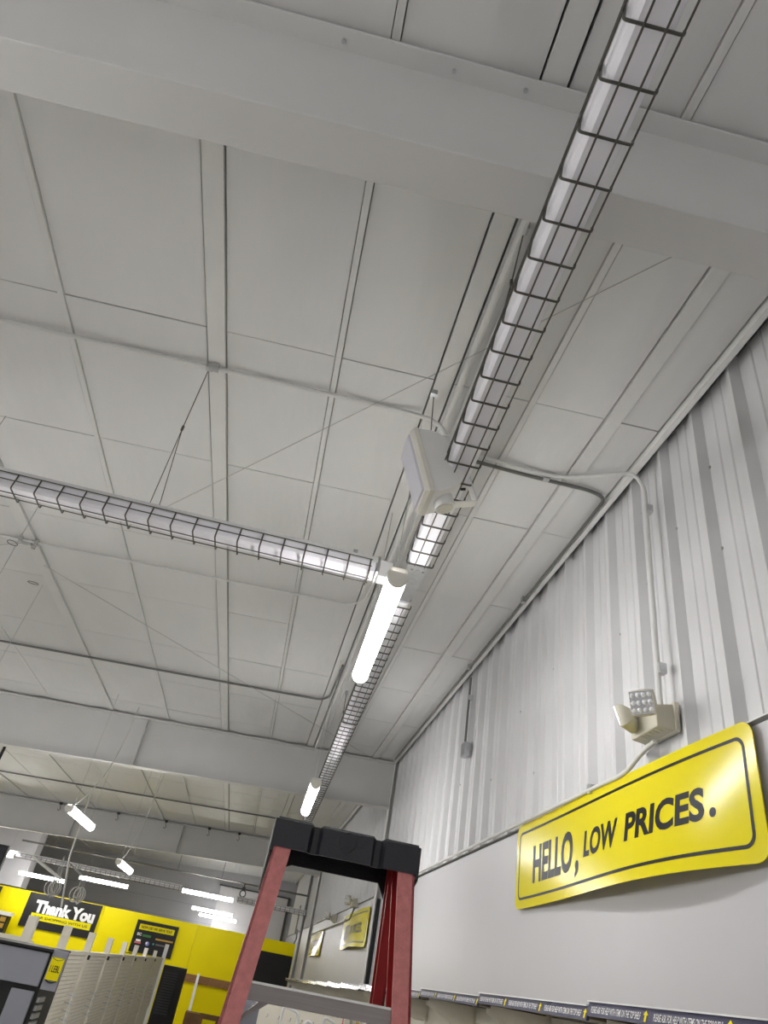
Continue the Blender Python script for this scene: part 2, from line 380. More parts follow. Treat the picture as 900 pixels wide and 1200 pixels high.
# hanging cords and hardware of the small lamps
for pts, lb in (([(-2.10, 8.52, 1.11), (-2.02, 8.6, 1.25), (-1.93, 8.75, 1.55), (-1.9, 8.9, 2.0), (-1.9, 9.0, zc(-1.9)-.01)], 'white cord drooping to the small lamp under the middle rafter'),
                ([(-1.91, 11.6, .95), (-1.86, 11.7, 1.1), (-1.8, 11.9, 1.6), (-1.78, 12.1, zc(-1.8)-.01)], 'white cord drooping to the small lamp before the far rafter')):
    tag(MB().tube(rounded(PP(pts), .2, 6), .006, 6).build('power_cord', 'conduit', smooth=True), lb, 'cord')

# ------------------------------------------------------------------ loudspeaker on its bracket
def speaker():
    th = math.radians(20); C = Vector(P(.262, 2.19, 1.775))
    Hv = Vector((-math.sin(th), 0, math.cos(th))); D = Vector((math.cos(th), 0, math.sin(th))); Wv = Vector((0, 1, 0))
    Q = lambda d, w_, h: tuple(C+D*d+Wv*w_+Hv*h)
    t = thing('loudspeaker', 'white wedge shaped loudspeaker on a swivel bracket beside the caged light', 'speaker', Q(.1, 0, 0))
    prof = [(.030, .158), (.060, .158), (.090, .152), (.118, .138), (.145, .116), (.168, .086), (.185, .05), (.194, .01), (.195, -.03), (.186, -.068), (.168, -.10), (.14, -.125), (.105, -.143), (.065, -.156), (.030, -.160)]
    rings = []; ws = [(-1, .72), (-.97, .96), (-.9, 1.0), (.9, 1.0), (.97, .96), (1, .72)]
    m = MB(); n = len(prof); hw = .09
    for s_, sc in ((-1, 0), (-.96, 1), (.96, 1), (1, 0)):
        for (dd, h) in prof:
            ins = .006*(1-sc); taper = 1-.16*max(0, dd-.03)/.165
            m.v.append(Q(dd-ins*(1 if dd > .04 else 0), hw*s_*taper, h*(1-ins*6)))
    for r in range(3):
        for i in range(n): m.f.append((r*n+i, r*n+(i+1) % n, (r+1)*n+(i+1) % n, (r+1)*n+i))
    m.f += [tuple(range(n)), tuple(range(3*n, 4*n))[::-1]]
    m.build('cabinet', 'spkwhite', t, smooth=True)
    m = MB()                                               # front bezel, chamfered
    a = [(.030, .094, .163), (.008, .092, .161), (-.008, .08, .150)]
    for dd, w_, h in a: m.v += [Q(dd, sx*w_, sy*h) for sx, sy in ((-1, -1), (1, -1), (1, 1), (-1, 1))]
    for r in range(2):
        for i in range(4): m.f.append((r*4+i, r*4+(i+1) % 4, r*4+4+(i+1) % 4, r*4+4+i))
    m.f += [(0, 1, 2, 3), (8, 9, 10, 11)]
    m.build('bezel', 'spkcream', t, bevel=.004)
    m = MB(); m.hexa([Q(-.007, s1*.076, s2*.143) for s1, s2 in ((-1, -1), (1, -1), (1, 1), (-1, 1))], [Q(-.016, s1*.07, s2*.138) for s1, s2 in ((-1, -1), (1, -1), (1, 1), (-1, 1))])
    m.build('grille', 'grille', t)
    br = MB()                                              # U bracket
    for s_ in (-1, 1):
        h = s_*.172
        br.hexa([Q(.06, -.022, h), Q(.06, .022, h), Q(.228, .022, h), Q(.228, -.022, h)], [Q(.06, -.022, h+s_*.004), Q(.06, .022, h+s_*.004), Q(.228, .022, h+s_*.004), Q(.228, -.022, h+s_*.004)])
    br.hexa([Q(.224, -.022, -.176), Q(.224, .022, -.176), Q(.224, .022, .176), Q(.224, -.022, .176)], [Q(.229, -.022, -.176), Q(.229, .022, -.176), Q(.229, .022, .176), Q(.229, -.022, .176)])
    br.build('bracket', 'spkwhite', t)
    for s_ in (-1, 1):
        kb = MB().disc(Q(.09, 0, s_*.138), Hv*s_, .042, .052, 28).build('pivot_knob', 'spkwhite', t, smooth=True)
        MB().disc(Q(.09, 0, s_*.188), Hv*s_, .033, .005, 28).build('knob_cap', 'spkcream', kb, smooth=True)
    MB().hexa([Q(.229, -.03, .05), Q(.229, .03, .05), Q(.229, .03, .14), Q(.229, -.03, .14)], [tuple(Vector(P(.40, 2.19+dy, z))) for dy, z in ((-.04, 1.83), (.04, 1.83), (.04, 1.90), (-.04, 1.90))]).build('mounting_arm', 'galv', t)
    for h in (-.1, -.06): MB().disc(Q(.2, 0, h), -D, .006, .02, 8).build('terminal', 'black', t)
    MB().tube(rounded([Q(.165, .0, -.03), Q(.19, .01, -.02), P(.43, 2.24, 1.80), P(.44, 2.3, 1.9)], .03), .003, 5).build('lead', 'black', t)
speaker()

# ------------------------------------------------------------------ conduits, rods, wires
def pipe(name, label, pts, r, m='conduit', rad=.12, straps=(), cat='conduit', group=None):
    pts = PP(pts)
    t = thing(name, label, cat, pts[0], group)
    MB().tube(rounded(pts, rad, 6), r, 8).build('tube', m, t, smooth=True)
    for s_ in straps:
        s_ = Vector(P(*s_)); MB().box(s_.x-.018, s_.x+.018, s_.y-.018, s_.y+.018, s_.z-r*1.6, s_.z+r*1.6+.012).build('strap', 'galv', t, bevel=.004)
    return t
h = .03
def cz(x): return zc(x)-h
pipe('conduit', 'white conduit crossing the ceiling and bending down behind the speaker', [(-6.0, 2.60, cz(-6)), (.22, 2.61, cz(.22)), (.345, 2.60, cz(.3)-.02), (.40, 2.36, 2.2), (.41, 2.3, 1.9)], .012, rad=.14, straps=((-.80, 2.60, cz(-.8)),))
pipe('conduit', 'thin conduit along the ceiling just past the crosswise caged light', [(-6.0, 4.985, cz(-6)), (.27, 4.95, cz(.27)), (.36, 4.80, cz(.36)), (.375, 4.3, cz(.375)-.02)], .009, 'conduit', rad=.1, straps=((-2.31, 4.98, cz(-2.31)),))
pipe('conduit', 'dark thin conduit nearest in front of the middle rafter', [(-6.2, 7.43, cz(-6.2)), (.29, 7.35, cz(.29)), (.365, 7.2, cz(.365)), (.375, 6.2, cz(.375)-.02)], .012, 'conduitdark', rad=.1)
pipe('conduit', 'dark conduit bending from the ceiling to run along the eave', [(.56, 2.87, cz(.56)), (1.0, 2.90, cz(1.0)), (1.38, 2.91, cz(1.38)), (1.49, 2.95, cz(1.49)), (1.49, 3.3, cz(1.49)-.01), (1.49, 9.1, cz(1.49)-.01)], .011, 'conduitdark', rad=.12, straps=((1.10, 2.885, cz(1.1)), (1.49, 4.3, cz(1.49)-.01), (1.49, 5.7, cz(1.49)-.01)))
pipe('conduit', 'white conduit swooping from the ceiling down to the emergency light', [(.56, 2.81, cz(.56)), (1.02, 2.86, cz(1.02)), (1.2, 2.85, cz(1.2)), (1.37, 2.72, cz(1.37)-.03), (1.50, 2.64, cz(1.5)-.04), (1.548, 2.62, 2.40), (1.548, 2.63, 1.18)], .0115, rad=.09, straps=((1.56, 2.62, 2.25), (1.56, 2.62, 1.36)))
pipe('conduit', 'white conduit bending from the emergency light along the board seam', [(1.55, 2.70, 1.06), (1.55, 2.80, 1.045), (1.55, 2.98, .985), (1.555, 3.2, .992), (1.555, 9.1, .992)], .0105, rad=.1, straps=((1.565, 3.36, .992),))
t = pipe('conduit', 'short grey conduit on the ribbed wall ending in a small box', [(1.55, 5.84, 2.50), (1.55, 5.84, 1.88)], .011, 'conduitdark', straps=((1.56, 5.84, 2.3),))
MB().box(1.53, 1.585, 5.79, 5.89, HC+1.77, HC+1.89).build('box', 'galv', t, bevel=.006)
pipe('conduit', 'white pipe running along the ceiling between the purlin and caged run', [(.43, 1.1, cz(.43)-.01), (.43, 9.25, cz(.43)-.01)], .016)
pipe('conduit', 'slim white pipe beside the ceiling pipe over the caged run', [(.49, 1.1, cz(.49)), (.49, 9.25, cz(.49))], .011)
pipe('conduit', 'grey conduit on the far side of the middle rafter with elbow', [(-.3, 10.6, cz(-.3)), (1.25, 10.6, cz(1.25)), (1.40, 10.7, cz(1.4)), (1.45, 11.2, cz(1.4)-.2)], .012, 'conduitdark')
for i, y in enumerate((12.3, 14.9)):
    pipe('conduit', ('long dark conduit crossing the ceiling past the middle rafter', 'dark conduit crossing the ceiling before the far rafter')[i], [(-7.5, y, cz(-7.5)), (.45, y, cz(.45))], .014, 'conduitdark')
def rod(label, a, b, r=.0026, m='cable', name='brace_rod', cat='rod', group=None):
    return tag(MB().tube([P(*a), P(*b)], r, 6).build(name, m, smooth=True), label, cat, group)
rod('long diagonal brace cable under the ceiling behind the speaker', (1.02, 1.40, zc(1.02)-.062), (-1.45, 4.35, zc(-1.45)-.062))
rod('diagonal brace cable running to the wall end of the middle rafter', (-2.25, 5.27, zc(-2.25)-.06), (1.34, 9.33, zc(1.34)-.065))
rod('thin diagonal cable near the looped wire on the purlin', (-2.36, 5.7, zc(-2.36)-.05), (-3.6, 8.6, zc(-3.6)-.05), .003)
rod('thin diagonal cable dropping past the purlin clamp', (-2.35, 5.0, zc(-2.35)-.03), (-2.9, 5.3, zc(-2.9)-.03), .003)
# clamp and loop on the far purlin
t = thing('purlin_clamp', 'grey clamp cluster with wire ring on the purlin', 'clamp', P(-2.31, 4.98, zc(-2.31)-.012))
for dx, dy, s_ in ((-.03, 0, .02), (.03, .02, .016), (.06, -.02, .014), (-.06, -.03, .012), (.02, .06, .013)):
    MB().box(-2.31+dx-s_, -2.31+dx+s_, 4.98+dy-s_, 4.98+dy+s_, HC+zc(-2.31)-.05, HC+zc(-2.31)-.008).build('jaw', 'cable', t, bevel=.004)
def ringpts(c, r, n=16, ax=(1, 0, 0), ay=(0, 1, 0)):
    return [tuple(Vector(c)+Vector(ax)*r*math.cos(2*PI*k/n)+Vector(ay)*r*math.sin(2*PI*k/n)) for k in range(n+1)]
MB().tube(ringpts(P(-2.45, 5.03, zc(-2.4)-.04), .04), .003, 5).build('wire_ring', 'wire', t)
t2 = tag(MB().tube(ringpts(P(-2.46, 5.74, zc(-2.4)-.03), .045, ay=(.2, .5, 0)), .003, 5).build('wire_loop', 'wire'), 'small loop of dark wire under the purlin', 'wire')
# suspension of the crosswise caged light
def vwire(label, top, bots, knot):
    t = thing('suspension_wire', label, 'wire', P(*top), 'suspension wires of caged lights')
    MB().tube([P(*top), P(*knot)], .0028, 5).build('strand', 'wire', t)
    for b_ in bots: MB().tube([P(*knot), P(*b_)], .0022, 5).build('strand', 'wire', t)
    MB().disc(P(knot[0], knot[1], knot[2]-.015), (0, 0, 1), .007, .03, 8).build('knot', 'wire', t)
    MB().box(top[0]-.016, top[0]+.016, top[1]-.016, top[1]+.016, HC+top[2]-.02, HC+top[2]+.02).build('clip', 'galv', t)
    return t
vwire('thin wires from the ceiling conduit to the crosswise caged light', (-.83, 2.605, zc(-.83)-.03), ((-.99, 3.13, 1.885), (-.95, 3.18, 1.885)), (-.90, 2.83, 2.2))
vwire('thin wires holding the outer light of the crosswise run', (-2.9, 2.605, zc(-2.9)-.03), ((-2.99, 3.13, 1.885), (-2.95, 3.18, 1.885)), (-2.95, 2.83, 2.2))
vwire('thin wires from the rafter edge to the caged light before the speaker', (.44, 1.46, zc(.44)-.02), ((.40, 1.70, 1.885), (.45, 1.75, 1.885)), (.43, 1.55, 2.28))
vwire('thin wires beside the purlin over the loudspeaker', (.32, 2.44, zc(.32)-.02), ((.41, 2.75, 1.885), (.46, 2.77, 1.885)), (.36, 2.56, 2.25))
vwire('thin wires holding the caged light past the junction', (.47, 4.6, zc(.47)-.02), ((.47, 4.62, 1.97), (.51, 4.64, 1.97)), (.48, 4.6, 2.3))
vwire('thin wires holding the caged light before the middle rafter', (.52, 7.0, zc(.52)-.02), ((.52, 7.02, 1.97), (.55, 7.04, 1.97)), (.53, 7.0, 2.3))
# junction hardware where the runs meet
t = thing('junction_box', 'white metal junction box joining the two caged runs', 'box', P(.30, 3.16, 1.79))
MB().box(.272, .345, 3.11, 3.20, HC+1.775, HC+1.875).build('body', 'housing', t, bevel=.006)
MB().tube(rounded(PP([(.345, 3.16, 1.83), (.41, 3.15, 1.83), (.45, 3.05, 1.83), (.455, 2.95, 1.83)]), .04), .012, 8).build('elbow', 'galv', t, smooth=True)
MB().tube(rounded(PP([(.31, 3.2, 1.83), (.31, 3.3, 1.86), (.33, 3.5, 2.1), (.375, 4.3, cz(.375)-.02)]), .1), .010, 8).build('riser', 'conduit', t, smooth=True)
t = thing('connector_plate', 'grey perforated plate between the two lengthwise caged lights', 'plate', P(.46, 2.95, 1.79))
MB().hexa(PP([(.40, 2.95, 1.79), (.51, 2.95, 1.79), (.52, 3.50, 1.875), (.42, 3.50, 1.875)]), PP([(.40, 2.95, 1.86), (.51, 2.95, 1.86), (.52, 3.50, 1.95), (.42, 3.50, 1.95)])).build('plate', 'galv', t)
for i in range(3): MB().disc(P(.43+.03*i, 2.99, 1.79), (0, 0, -1), .008, .004, 10).build('lug', 'chrome', t)

# ------------------------------------------------------------------ emergency lights
def emergency(y, z, label, small=False):
    t = thing('emergency_light', label, 'emergency light', P(1.58, y, z), 'emergency lights')
    x1 = 1.585
    m = MB(); m.hexa(PP([(x1, y-.10, z-.05), (x1, y+.15, z-.05), (x1, y+.15, z+.065), (x1, y-.10, z+.065)]), PP([(x1-.08, y-.085, z-.045), (x1-.08, y+.14, z-.045), (x1-.08, y+.14, z+.052), (x1-.08, y-.085, z+.052)]))
    m.build('case', 'emcream', t, bevel=.008)
    MB().box(x1-.008, x1+.012, y-.11, y+.155, HC+z-.055, HC+z+.072).build('back_plate', 'emcream', t, bevel=.003)
    for cy, cx, tilt, facing in ((y+.09, x1-.14, .25, (-.55, .78, -.3)), (y-.135, x1-.17, .2, (-.72, -.62, -.3))):
        F = Vector(facing).normalized(); U = (Vector((0, 0, 1))-F*F.z).normalized(); R_ = U.cross(F)
        c = Vector(P(cx, cy, z+.02))
        hd = MB(); sh = []
        for d_, s_ in ((0, .052), (-.012, .056), (-.035, .05), (-.052, .03)):
            k = len(hd.v); nn = 16
            for i in range(nn):
                a_ = 2*PI*i/nn; ca, sa = math.cos(a_), math.sin(a_); sq = 1/max(abs(ca), abs(sa))**.75
                hd.v.append(tuple(c+F*d_+R_*s_*ca*sq+U*s_*sa*sq))
        for r in range(3):
            for i in range(16): hd.f.append((r*16+i, r*16+(i+1) % 16, (r+1)*16+(i+1) % 16, (r+1)*16+i))
        hd.f += [tuple(range(16)), tuple(range(48, 64))[::-1]]
        head = hd.build('lamp_head', 'emcream', t, smooth=True)
        MB().hexa([tuple(c+F*.001+R_*a_*.05+U*b_*.05) for a_, b_ in ((-1, -1), (1, -1), (1, 1), (-1, 1))], [tuple(c+F*.004+R_*a_*.048+U*b_*.048) for a_, b_ in ((-1, -1), (1, -1), (1, 1), (-1, 1))]).build('lens_plate', 'chrome', head, bevel=.002)
        for r in range(3):
            for q in range(4):
                cc = c+F*.004+R_*(-.036+.024*q)+U*(-.031+.031*r)
                MB().tube([cc, cc+F*.004, cc+F*.008], [.011, .010, .005], 8).build('led_lens', 'ledlens', head, smooth=True)
        MB().tube([c-F*.05, Vector(P(x1-.07, max(cy, y-.06), z+.02))], .012, 8).build('arm', 'emcream', t, smooth=True)
    if not small:
        for i in range(5): MB().box(x1-.07+.0, x1-.04, y-.06+.03*i, y-.05+.03*i, HC+z-.0515, HC+z-.047).build('vent_slot', 'emcream', t)
emergency(2.68, 1.132, 'cream two headed emergency light above the large yellow sign')
emergency(11.2, .985, 'cream two headed emergency light above the glossy sign past the middle column')
emergency(13.5, .90, 'cream two headed emergency light over the farthest yellow sign')
for i, (ya, yb_, lb) in enumerate(((11.25, 17.5, 'thin dark conduit from the second emergency light along the wall'),)):
    pipe('conduit', lb, [(1.56, ya-.02, .93), (1.56, ya+.25, .80), (1.56, 17.4, .78)], .011, 'conduitdark', rad=.08)
pipe('conduit', 'dark vertical conduit on the wall behind the far column with a trap', [(1.54, 21.9, 1.62), (1.54, 21.9, .95), (1.52, 21.5, .92), (1.53, 21.3, 1.02), (1.53, 20.9, .78), (1.53, 21.6, .66)], .018, 'conduitdark', rad=.06)
pipe('conduit', 'tall grey pipe standing against the wall behind the far column', [(1.54, 19.9, 2.4), (1.54, 19.9, -1.7)], .03, 'conduitdark')

# ------------------------------------------------------------------ yellow wall signs (flexible boards, bowed off the wall)
def wall_sign(y0, y1, z0, z1, label, bow, gx=WX-.016):
    """y0 = near end (right of the writing), y1 = far end (left of the writing)"""
    L = y1-y0; H = z1-z0
    def f(u, v, o=0.):
        b_ = .012+bow*math.sin(PI*min(1, max(0, u/L))**2.0)*(1-.8*v/H)
        return P(gx-b_-o, y1-u, z0+v)
    t = thing('wall_sign', label, 'sign', f(L/2, 0), 'yellow wall signs')
    def rrect(ins, rad, n=8, seg=28):
        pts = []
        a, b_, c, d_ = ins, L-ins, ins, H-ins
        for cx, cy, s_ in ((b_-rad, c+rad, -PI/2), (b_-rad, d_-rad, 0), (a+rad, d_-rad, PI/2), (a+rad, c+rad, PI)):
            arc = [(cx+rad*math.cos(s_+PI/2*k/n), cy+rad*math.sin(s_+PI/2*k/n)) for k in range(n+1)]
            if pts:
                p_ = pts[-1]; q_ = arc[0]
                pts += [(p_[0]+(q_[0]-p_[0])*k/seg, p_[1]+(q_[1]-p_[1])*k/seg) for k in range(1, seg)]
            pts += arc
        p_ = pts[-1]; q_ = pts[0]
        pts += [(p_[0]+(q_[0]-p_[0])*k/seg, p_[1]+(q_[1]-p_[1])*k/seg) for k in range(1, seg)]
        return pts
    # board: columns across u, clipped by the rounded outline
    n = 64; rad = .055; vs = []; fs = []; m_ = 8
    us = sorted(set([rad*(1-math.cos(PI/2*k/8)) for k in range(9)]+[L-rad*(1-math.cos(PI/2*k/8)) for k in range(9)]+[rad+(L-2*rad)*k/n for k in range(n+1)]))
    for o_ in (0., -.004):
        for u in us:
            e = rad-math.sqrt(max(0, rad*rad-(rad-u)**2)) if u < rad else (rad-math.sqrt(max(0, rad*rad-(u-L+rad)**2)) if u > L-rad else 0)
            vs += [f(u, e+(H-2*e)*j/m_, o_) for j in range(m_+1)]
    N = len(us); K = N*(m_+1)
    for i in range(N-1):
        for j in range(m_):
            q = (i*(m_+1)+j, (i+1)*(m_+1)+j, (i+1)*(m_+1)+j+1, i*(m_+1)+j+1); fs += [q, tuple(K+k for k in q)[::-1]]
        for j in (0, m_): fs.append((i*(m_+1)+j, (i+1)*(m_+1)+j, K+(i+1)*(m_+1)+j, K+i*(m_+1)+j))
    for i in (0, N-1):
        for j in range(m_): fs.append((i*(m_+1)+j, i*(m_+1)+j+1, K+i*(m_+1)+j+1, K+i*(m_+1)+j))
    MB().add(vs, fs).build('board', 'signyellow', t, smooth=True)
    A = rrect(.045, .045); B = rrect(.058, .034); k = len(A)
    MB().add([f(u, v, .0012) for u, v in A]+[f(u, v, .0012) for u, v in B], [(i, (i+1) % k, k+(i+1) % k, k+i) for i in range(k)]).build('border_line', 'ink', t)
    s_ = L/2.33; hh = H/.455
    for word, a, b_, lo, ht in (('HELLO', .287, .885, .115, .195), ('LOW', 1.035, 1.41, .156, .12), ('PRICES', 1.49, 2.06, .160, .118)):
        text_mb(word, a*s_, b_*s_, lo*hh, (lo+ht)*hh, lambda u, v: f(u, v, .0014), .035, 14).build('lettering', 'ink', t)
    text_mb(',', .93*s_, .98*s_, .08*hh, .155*hh, lambda u, v: f(u, v, .0014), .03, 0, False).build('lettering', 'ink', t)
    text_mb('.', 2.085*s_, 2.12*s_, .162*hh, .196*hh, lambda u, v: f(u, v, .0014), .03, 0, False).build('lettering', 'ink', t)
    for u in (.1*L, .9*L): MB().tube([f(u, H*.9, .0), P(WX+.01, y1-u, z0+H*.9)], .006, 8).build('fixing', 'galv', t)
wall_sign(2.10, 4.44, .525, .985, 'large glossy yellow wall sign right under the cream emergency light', .085)
wall_sign(9.85, 12.2, .425, .875, 'glossy yellow wall sign just past the black gap shadow strip', .10)
wall_sign(15.0, 17.2, .37, .80, 'farthest yellow wall sign, close to the far column', .08)

# ------------------------------------------------------------------ wall shelving under the sign
def wall_shelf(y, zt, label, near):
    t = thing('wall_shelf', label, 'shelf', (1.4, y+.6, 0), 'wall shelving units')
    xs = 1.2; y1 = y+1.215
    MB().box(xs+.012, WX-.01, y, y1, HC+zt-.035, HC+zt-.012).build('deck', 'shelfmetal', t)
    MB().hexa(PP([(xs, y, zt-.04), (xs, y1, zt-.04), (xs+.012, y1, zt-.04), (xs+.012, y, zt-.04)]), PP([(xs+.012, y, zt), (xs+.012, y1, zt), (xs+.02, y1, zt), (xs+.02, y, zt)])).build('price_strip', 'navy', t)
    MB().box(xs+.004, xs+.02, y, y1, HC+zt, HC+zt+.004).build('strip_edge', 'white', t)
    MB().box(WX-.05, WX-.004, y-.02, y+.02, 0, HC+zt-.012).build('upright', 'beige', t)
    for yy in (y+.03, y1-.03):
        MB().prism([P(WX-.05, yy, zt-.04), P(xs+.06, yy, zt-.04), P(xs+.06, yy, zt-.06), P(WX-.12, yy, zt-.16), P(WX-.05, yy, zt-.16)], (0, .004, 0)).build('shelf_bracket', 'beige', t)
    MB().box(WX-.03, WX-.008, y+.02, y1, 0, HC+zt-.04).build('back_panel', 'beige', t)
    for zz in (-.42, -.8, -1.2):
        MB().box(xs+.05, WX-.03, y, y1, HC+zz, HC+zz+.025).build('deck', 'shelfmetal', t)
        MB().box(xs+.03, xs+.05, y, y1, HC+zz-.012, HC+zz+.025).build('price_strip', 'beige', t)
    if near:
        for k in range(3):
            u0 = y1-.03-k*.405
            mp = lambda u, v: P(xs+.012*(v+.04)/.04-.0012, u, zt+v)
            vs, fs = text_fit('PLEASE ASK FOR HELP WITH ITEMS ON THE TOP SHELF', 0, .33, -.030, -.012, .012)
            MB().add([mp(u0-a_, b_) for a_, b_ in vs], fs).build('lettering', 'white', t)
            ar = [(-.365, -.034), (-.353, -.034), (-.353, -.018), (-.345, -.018), (-.359, -.006), (-.373, -.018), (-.365, -.018)]
            MB().add([mp(u0+a_, b_) for a_, b_ in ar], [(0, 1, 2, 6), (3, 4, 5, 6, 2)]).build('arrow', 'yellow', t)
    return t
lbs = ['navy edged wall shelf below the right half of the large sign', 'navy edged wall shelf below the left half of the large sign', 'navy edged wall shelf beside the ladder', 'navy edged wall shelf behind the red ladder rails',
       'navy edged wall shelf before the black gap shadow strip', 'navy edged wall shelf reaching the middle column']
for k in range(14):
    y = .21+1.22*k
    zt = .092-.0105*(y+.6-1.7)
    wall_shelf(y, zt, lbs[k] if k < 6 else 'navy edged wall shelf seen under the ladder cap', k < 6)

# goods hanging under the shelf, seen below the ladder step
for i in range(9):
    y = 5.0+.62*i; z0_ = -.36
    t = thing('hanging_pack', 'pale packaged goods hanging on a hook under the wall shelf', 'package', P(1.42, y, z0_), 'packages hung on the wall shelving')
    MB().box(1.28+.03*(i % 3), 1.30+.03*(i % 3), y-.10, y+.10, HC+z0_-.02, HC+z0_+.20).build('card', ('beige', 'white', 'spkcream')[i % 3], t, bevel=.004)
    MB().tube(PP([(1.27, y, z0_+.17), (1.575, y, z0_+.18)]), .003, 5).build('hook', 'chrome', t)
    MB().box(1.274+.03*(i % 3), 1.28+.03*(i % 3), y-.08, y+.08, HC+z0_+.0, HC+z0_+.10).build('print', ('pink', 'greytext', 'tan')[i % 3], t)

# ------------------------------------------------------------------ step ladder
def ladder():
    YL = 1.85
    t = thing('step_ladder', 'red fibreglass step ladder with black plastic cap', 'ladder', (.21, YL+.1, 0))
    x0_, x1_ = .034, .397; zt, zf = .318, .250; yb = YL+.21
    # cap: front wall with two recessed grooves, top, ends and rear wall
    xs = [x0_, .118, .128, .142, .15, .28, .288, .302, .312, x1_]
    ins = [0, 0, .016, .016, .004, .004, .016, .016, 0, 0]
    m = MB()
    for x, i_ in zip(xs, ins):
        m.v += [P(x, YL+i_, zf), P(x, YL+i_, zt-.006), P(x, YL+i_+.006, zt-(.008 if i_ > .01 else 0)), P(x, yb, zt), P(x, yb, zf-.01), P(x, yb-.012, zf-.01), P(x, yb-.012, zt-.012), P(x, YL+i_+.012, zt-.016), P(x, YL+i_+.012, zf)]
    n = len(xs)
    for i in range(n-1):
        for k in range(9): m.f.append((i*9+k, (i+1)*9+k, (i+1)*9+(k+1) % 9, i*9+(k+1) % 9))
    m.f += [tuple(range(9)), tuple(range((n-1)*9, n*9))[::-1]]
    cap = m.build('cap', 'blackplastic', t)
    for sx, xa in ((1, x0_-.008), (-1, x1_-.008)):
        MB().hexa(PP([(xa, YL+.004, zf-.012), (xa+.016, YL+.004, zf-.012), (xa+.016, yb, zf-.085), (xa, yb, zf-.085)]), PP([(xa, YL+.004, zt-.004), (xa+.016, YL+.004, zt-.004), (xa+.016, yb, zt-.004), (xa, yb, zt-.004)])).build('cap_end', 'blackplastic', cap, bevel=.004)
    zr = .238                                             # rear apron with chamfered ends
    MB().prism(PP([(x0_+.004, yb-.02, zt-.02), (x1_-.004, yb-.02, zt-.02), (x1_-.004, yb-.02, zr-.075), (x1_-.022, yb-.02, zr-.065), (x1_-.06, yb-.02, zr), (x0_+.065, yb-.02, zr), (x0_+.02, yb-.02, zr-.02), (x0_+.004, yb-.02, zr-.045)]), (0, .012, 0)).build('apron', 'blackplastic', cap)
    MB().tube(ringpts(P(.216, YL+.0035, zt-.027), .022, 20, (1, 0, 0), (0, 0, 1)), .0012, 5).build('embossed_ring', 'blackplastic', cap)
    MB().box(.206, .228, YL+.001, YL+.006, HC+zf+.004, HC+zf+.012).build('embossed_mark', 'blackplastic', cap)
    # rails: channels with front flange, web and rear flange
    def railpos(z, side, rear):
        k = (zt-.03-z)                                   # drop below the cap
        y = (YL+.11+.30*k) if rear else (YL+.012-.20*k)
        x = (.040-.088*k) if side < 0 else (.392+.060*k)
        if rear: x += .012 if side < 0 else -.012
        return x, y
    for rear in (False, True):
        for side in (-1, 1):
            za, zb_ = zt-.035, -HC+.03
            fl, dp = (.043, .075) if not rear else (.03, .045)
            tk = .006
            def seg(xa, xb, ya, yb2, nm, mt, par):
                q = []
                for z in (zb_, za):
                    x, y = railpos(z, side, rear)
                    q.append([P(x+xa, y+ya, z), P(x+xb, y+ya, z), P(x+xb, y+yb2, z), P(x+xa, y+yb2, z)])
                return MB().hexa(q[0], q[1]).build(nm, mt, par)
            o_in = 1 if side < 0 else -1
            xa, xb = sorted((0, o_in*fl)); wa, wb = sorted((0, o_in*tk))
            r = seg(wa, wb, 0, dp, 'rear_rail' if rear else 'rail', 'red', t)
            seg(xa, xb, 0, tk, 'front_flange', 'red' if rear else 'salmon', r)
            seg(xa, xb, dp-tk, dp, 'back_flange', 'red', r)
            f_ = []
            x, y = railpos(-HC+.02, side, rear); MB().box(x+xa-.006, x+xb+.006, y-.006, y+dp+.006, 0, .05).build('foot', 'black', r, bevel=.004)
    for k in range(6):
        z = -.026-.305*k
        xl, y = railpos(z, -1, False); xr, _ = railpos(z, 1, False)
        m = MB(); m.box(xl+.006, xr-.006, y+.004, y+.008, HC+z-.031, HC+z+.002); m.box(xl+.006, xr-.006, y+.004, y+.08, HC+z-.001, HC+z+.002); m.box(xl+.006, xr-.006, y+.076, y+.08, HC+z-.022, HC+z+.002)
        st = m.build('step', 'alu', t)
        MB().box(xl+.044, xr-.044, y+.0005, y+.006, HC+z-.001, HC+z+.0035).build('step_highlight', 'trimwhite', st)  # white strip paints in the highlight along the step's top front edge
        for s_, xx in ((1, xl+.012), (-1, xr-.012)):
            MB().hexa(PP([(xx, y+.02, z-.085), (xx+s_*.004, y+.02, z-.085), (xx+s_*.004, y+.045, z-.085), (xx, y+.045, z-.085)]), PP([(xx+s_*.065, y+.02, z-.022), (xx+s_*.09, y+.02, z-.022), (xx+s_*.09, y+.045, z-.022), (xx+s_*.065, y+.045, z-.022)])).build('gusset', 'alu', t)
        for xx in (xl+.022, xr-.022):
            MB().tube([P(xx, y+.001, z-.052), P(xx, y-.003, z-.052), P(xx, y-.005, z-.052)], [.008, .007, .003], 10).build('rivet', 'galv', t, smooth=True)
    for k in range(3):
        z = -.45-.45*k; xl, y = railpos(z, -1, True); xr, _ = railpos(z, 1, True)
        MB().box(xl, xr, y+.01, y+.014, HC+z-.015, HC+z+.015).build('rear_brace', 'alu', t)
    for side in (-1, 1):
        z = -.75; xa, ya = railpos(z, side, False); xb, yb2 = railpos(z, side, True)
        MB().box(min(xa, xb)+.01, min(xa, xb)+.016, ya+.04, yb2+.02, HC+z-.012, HC+z+.012).build('spreader', 'alu', t)
ladder()

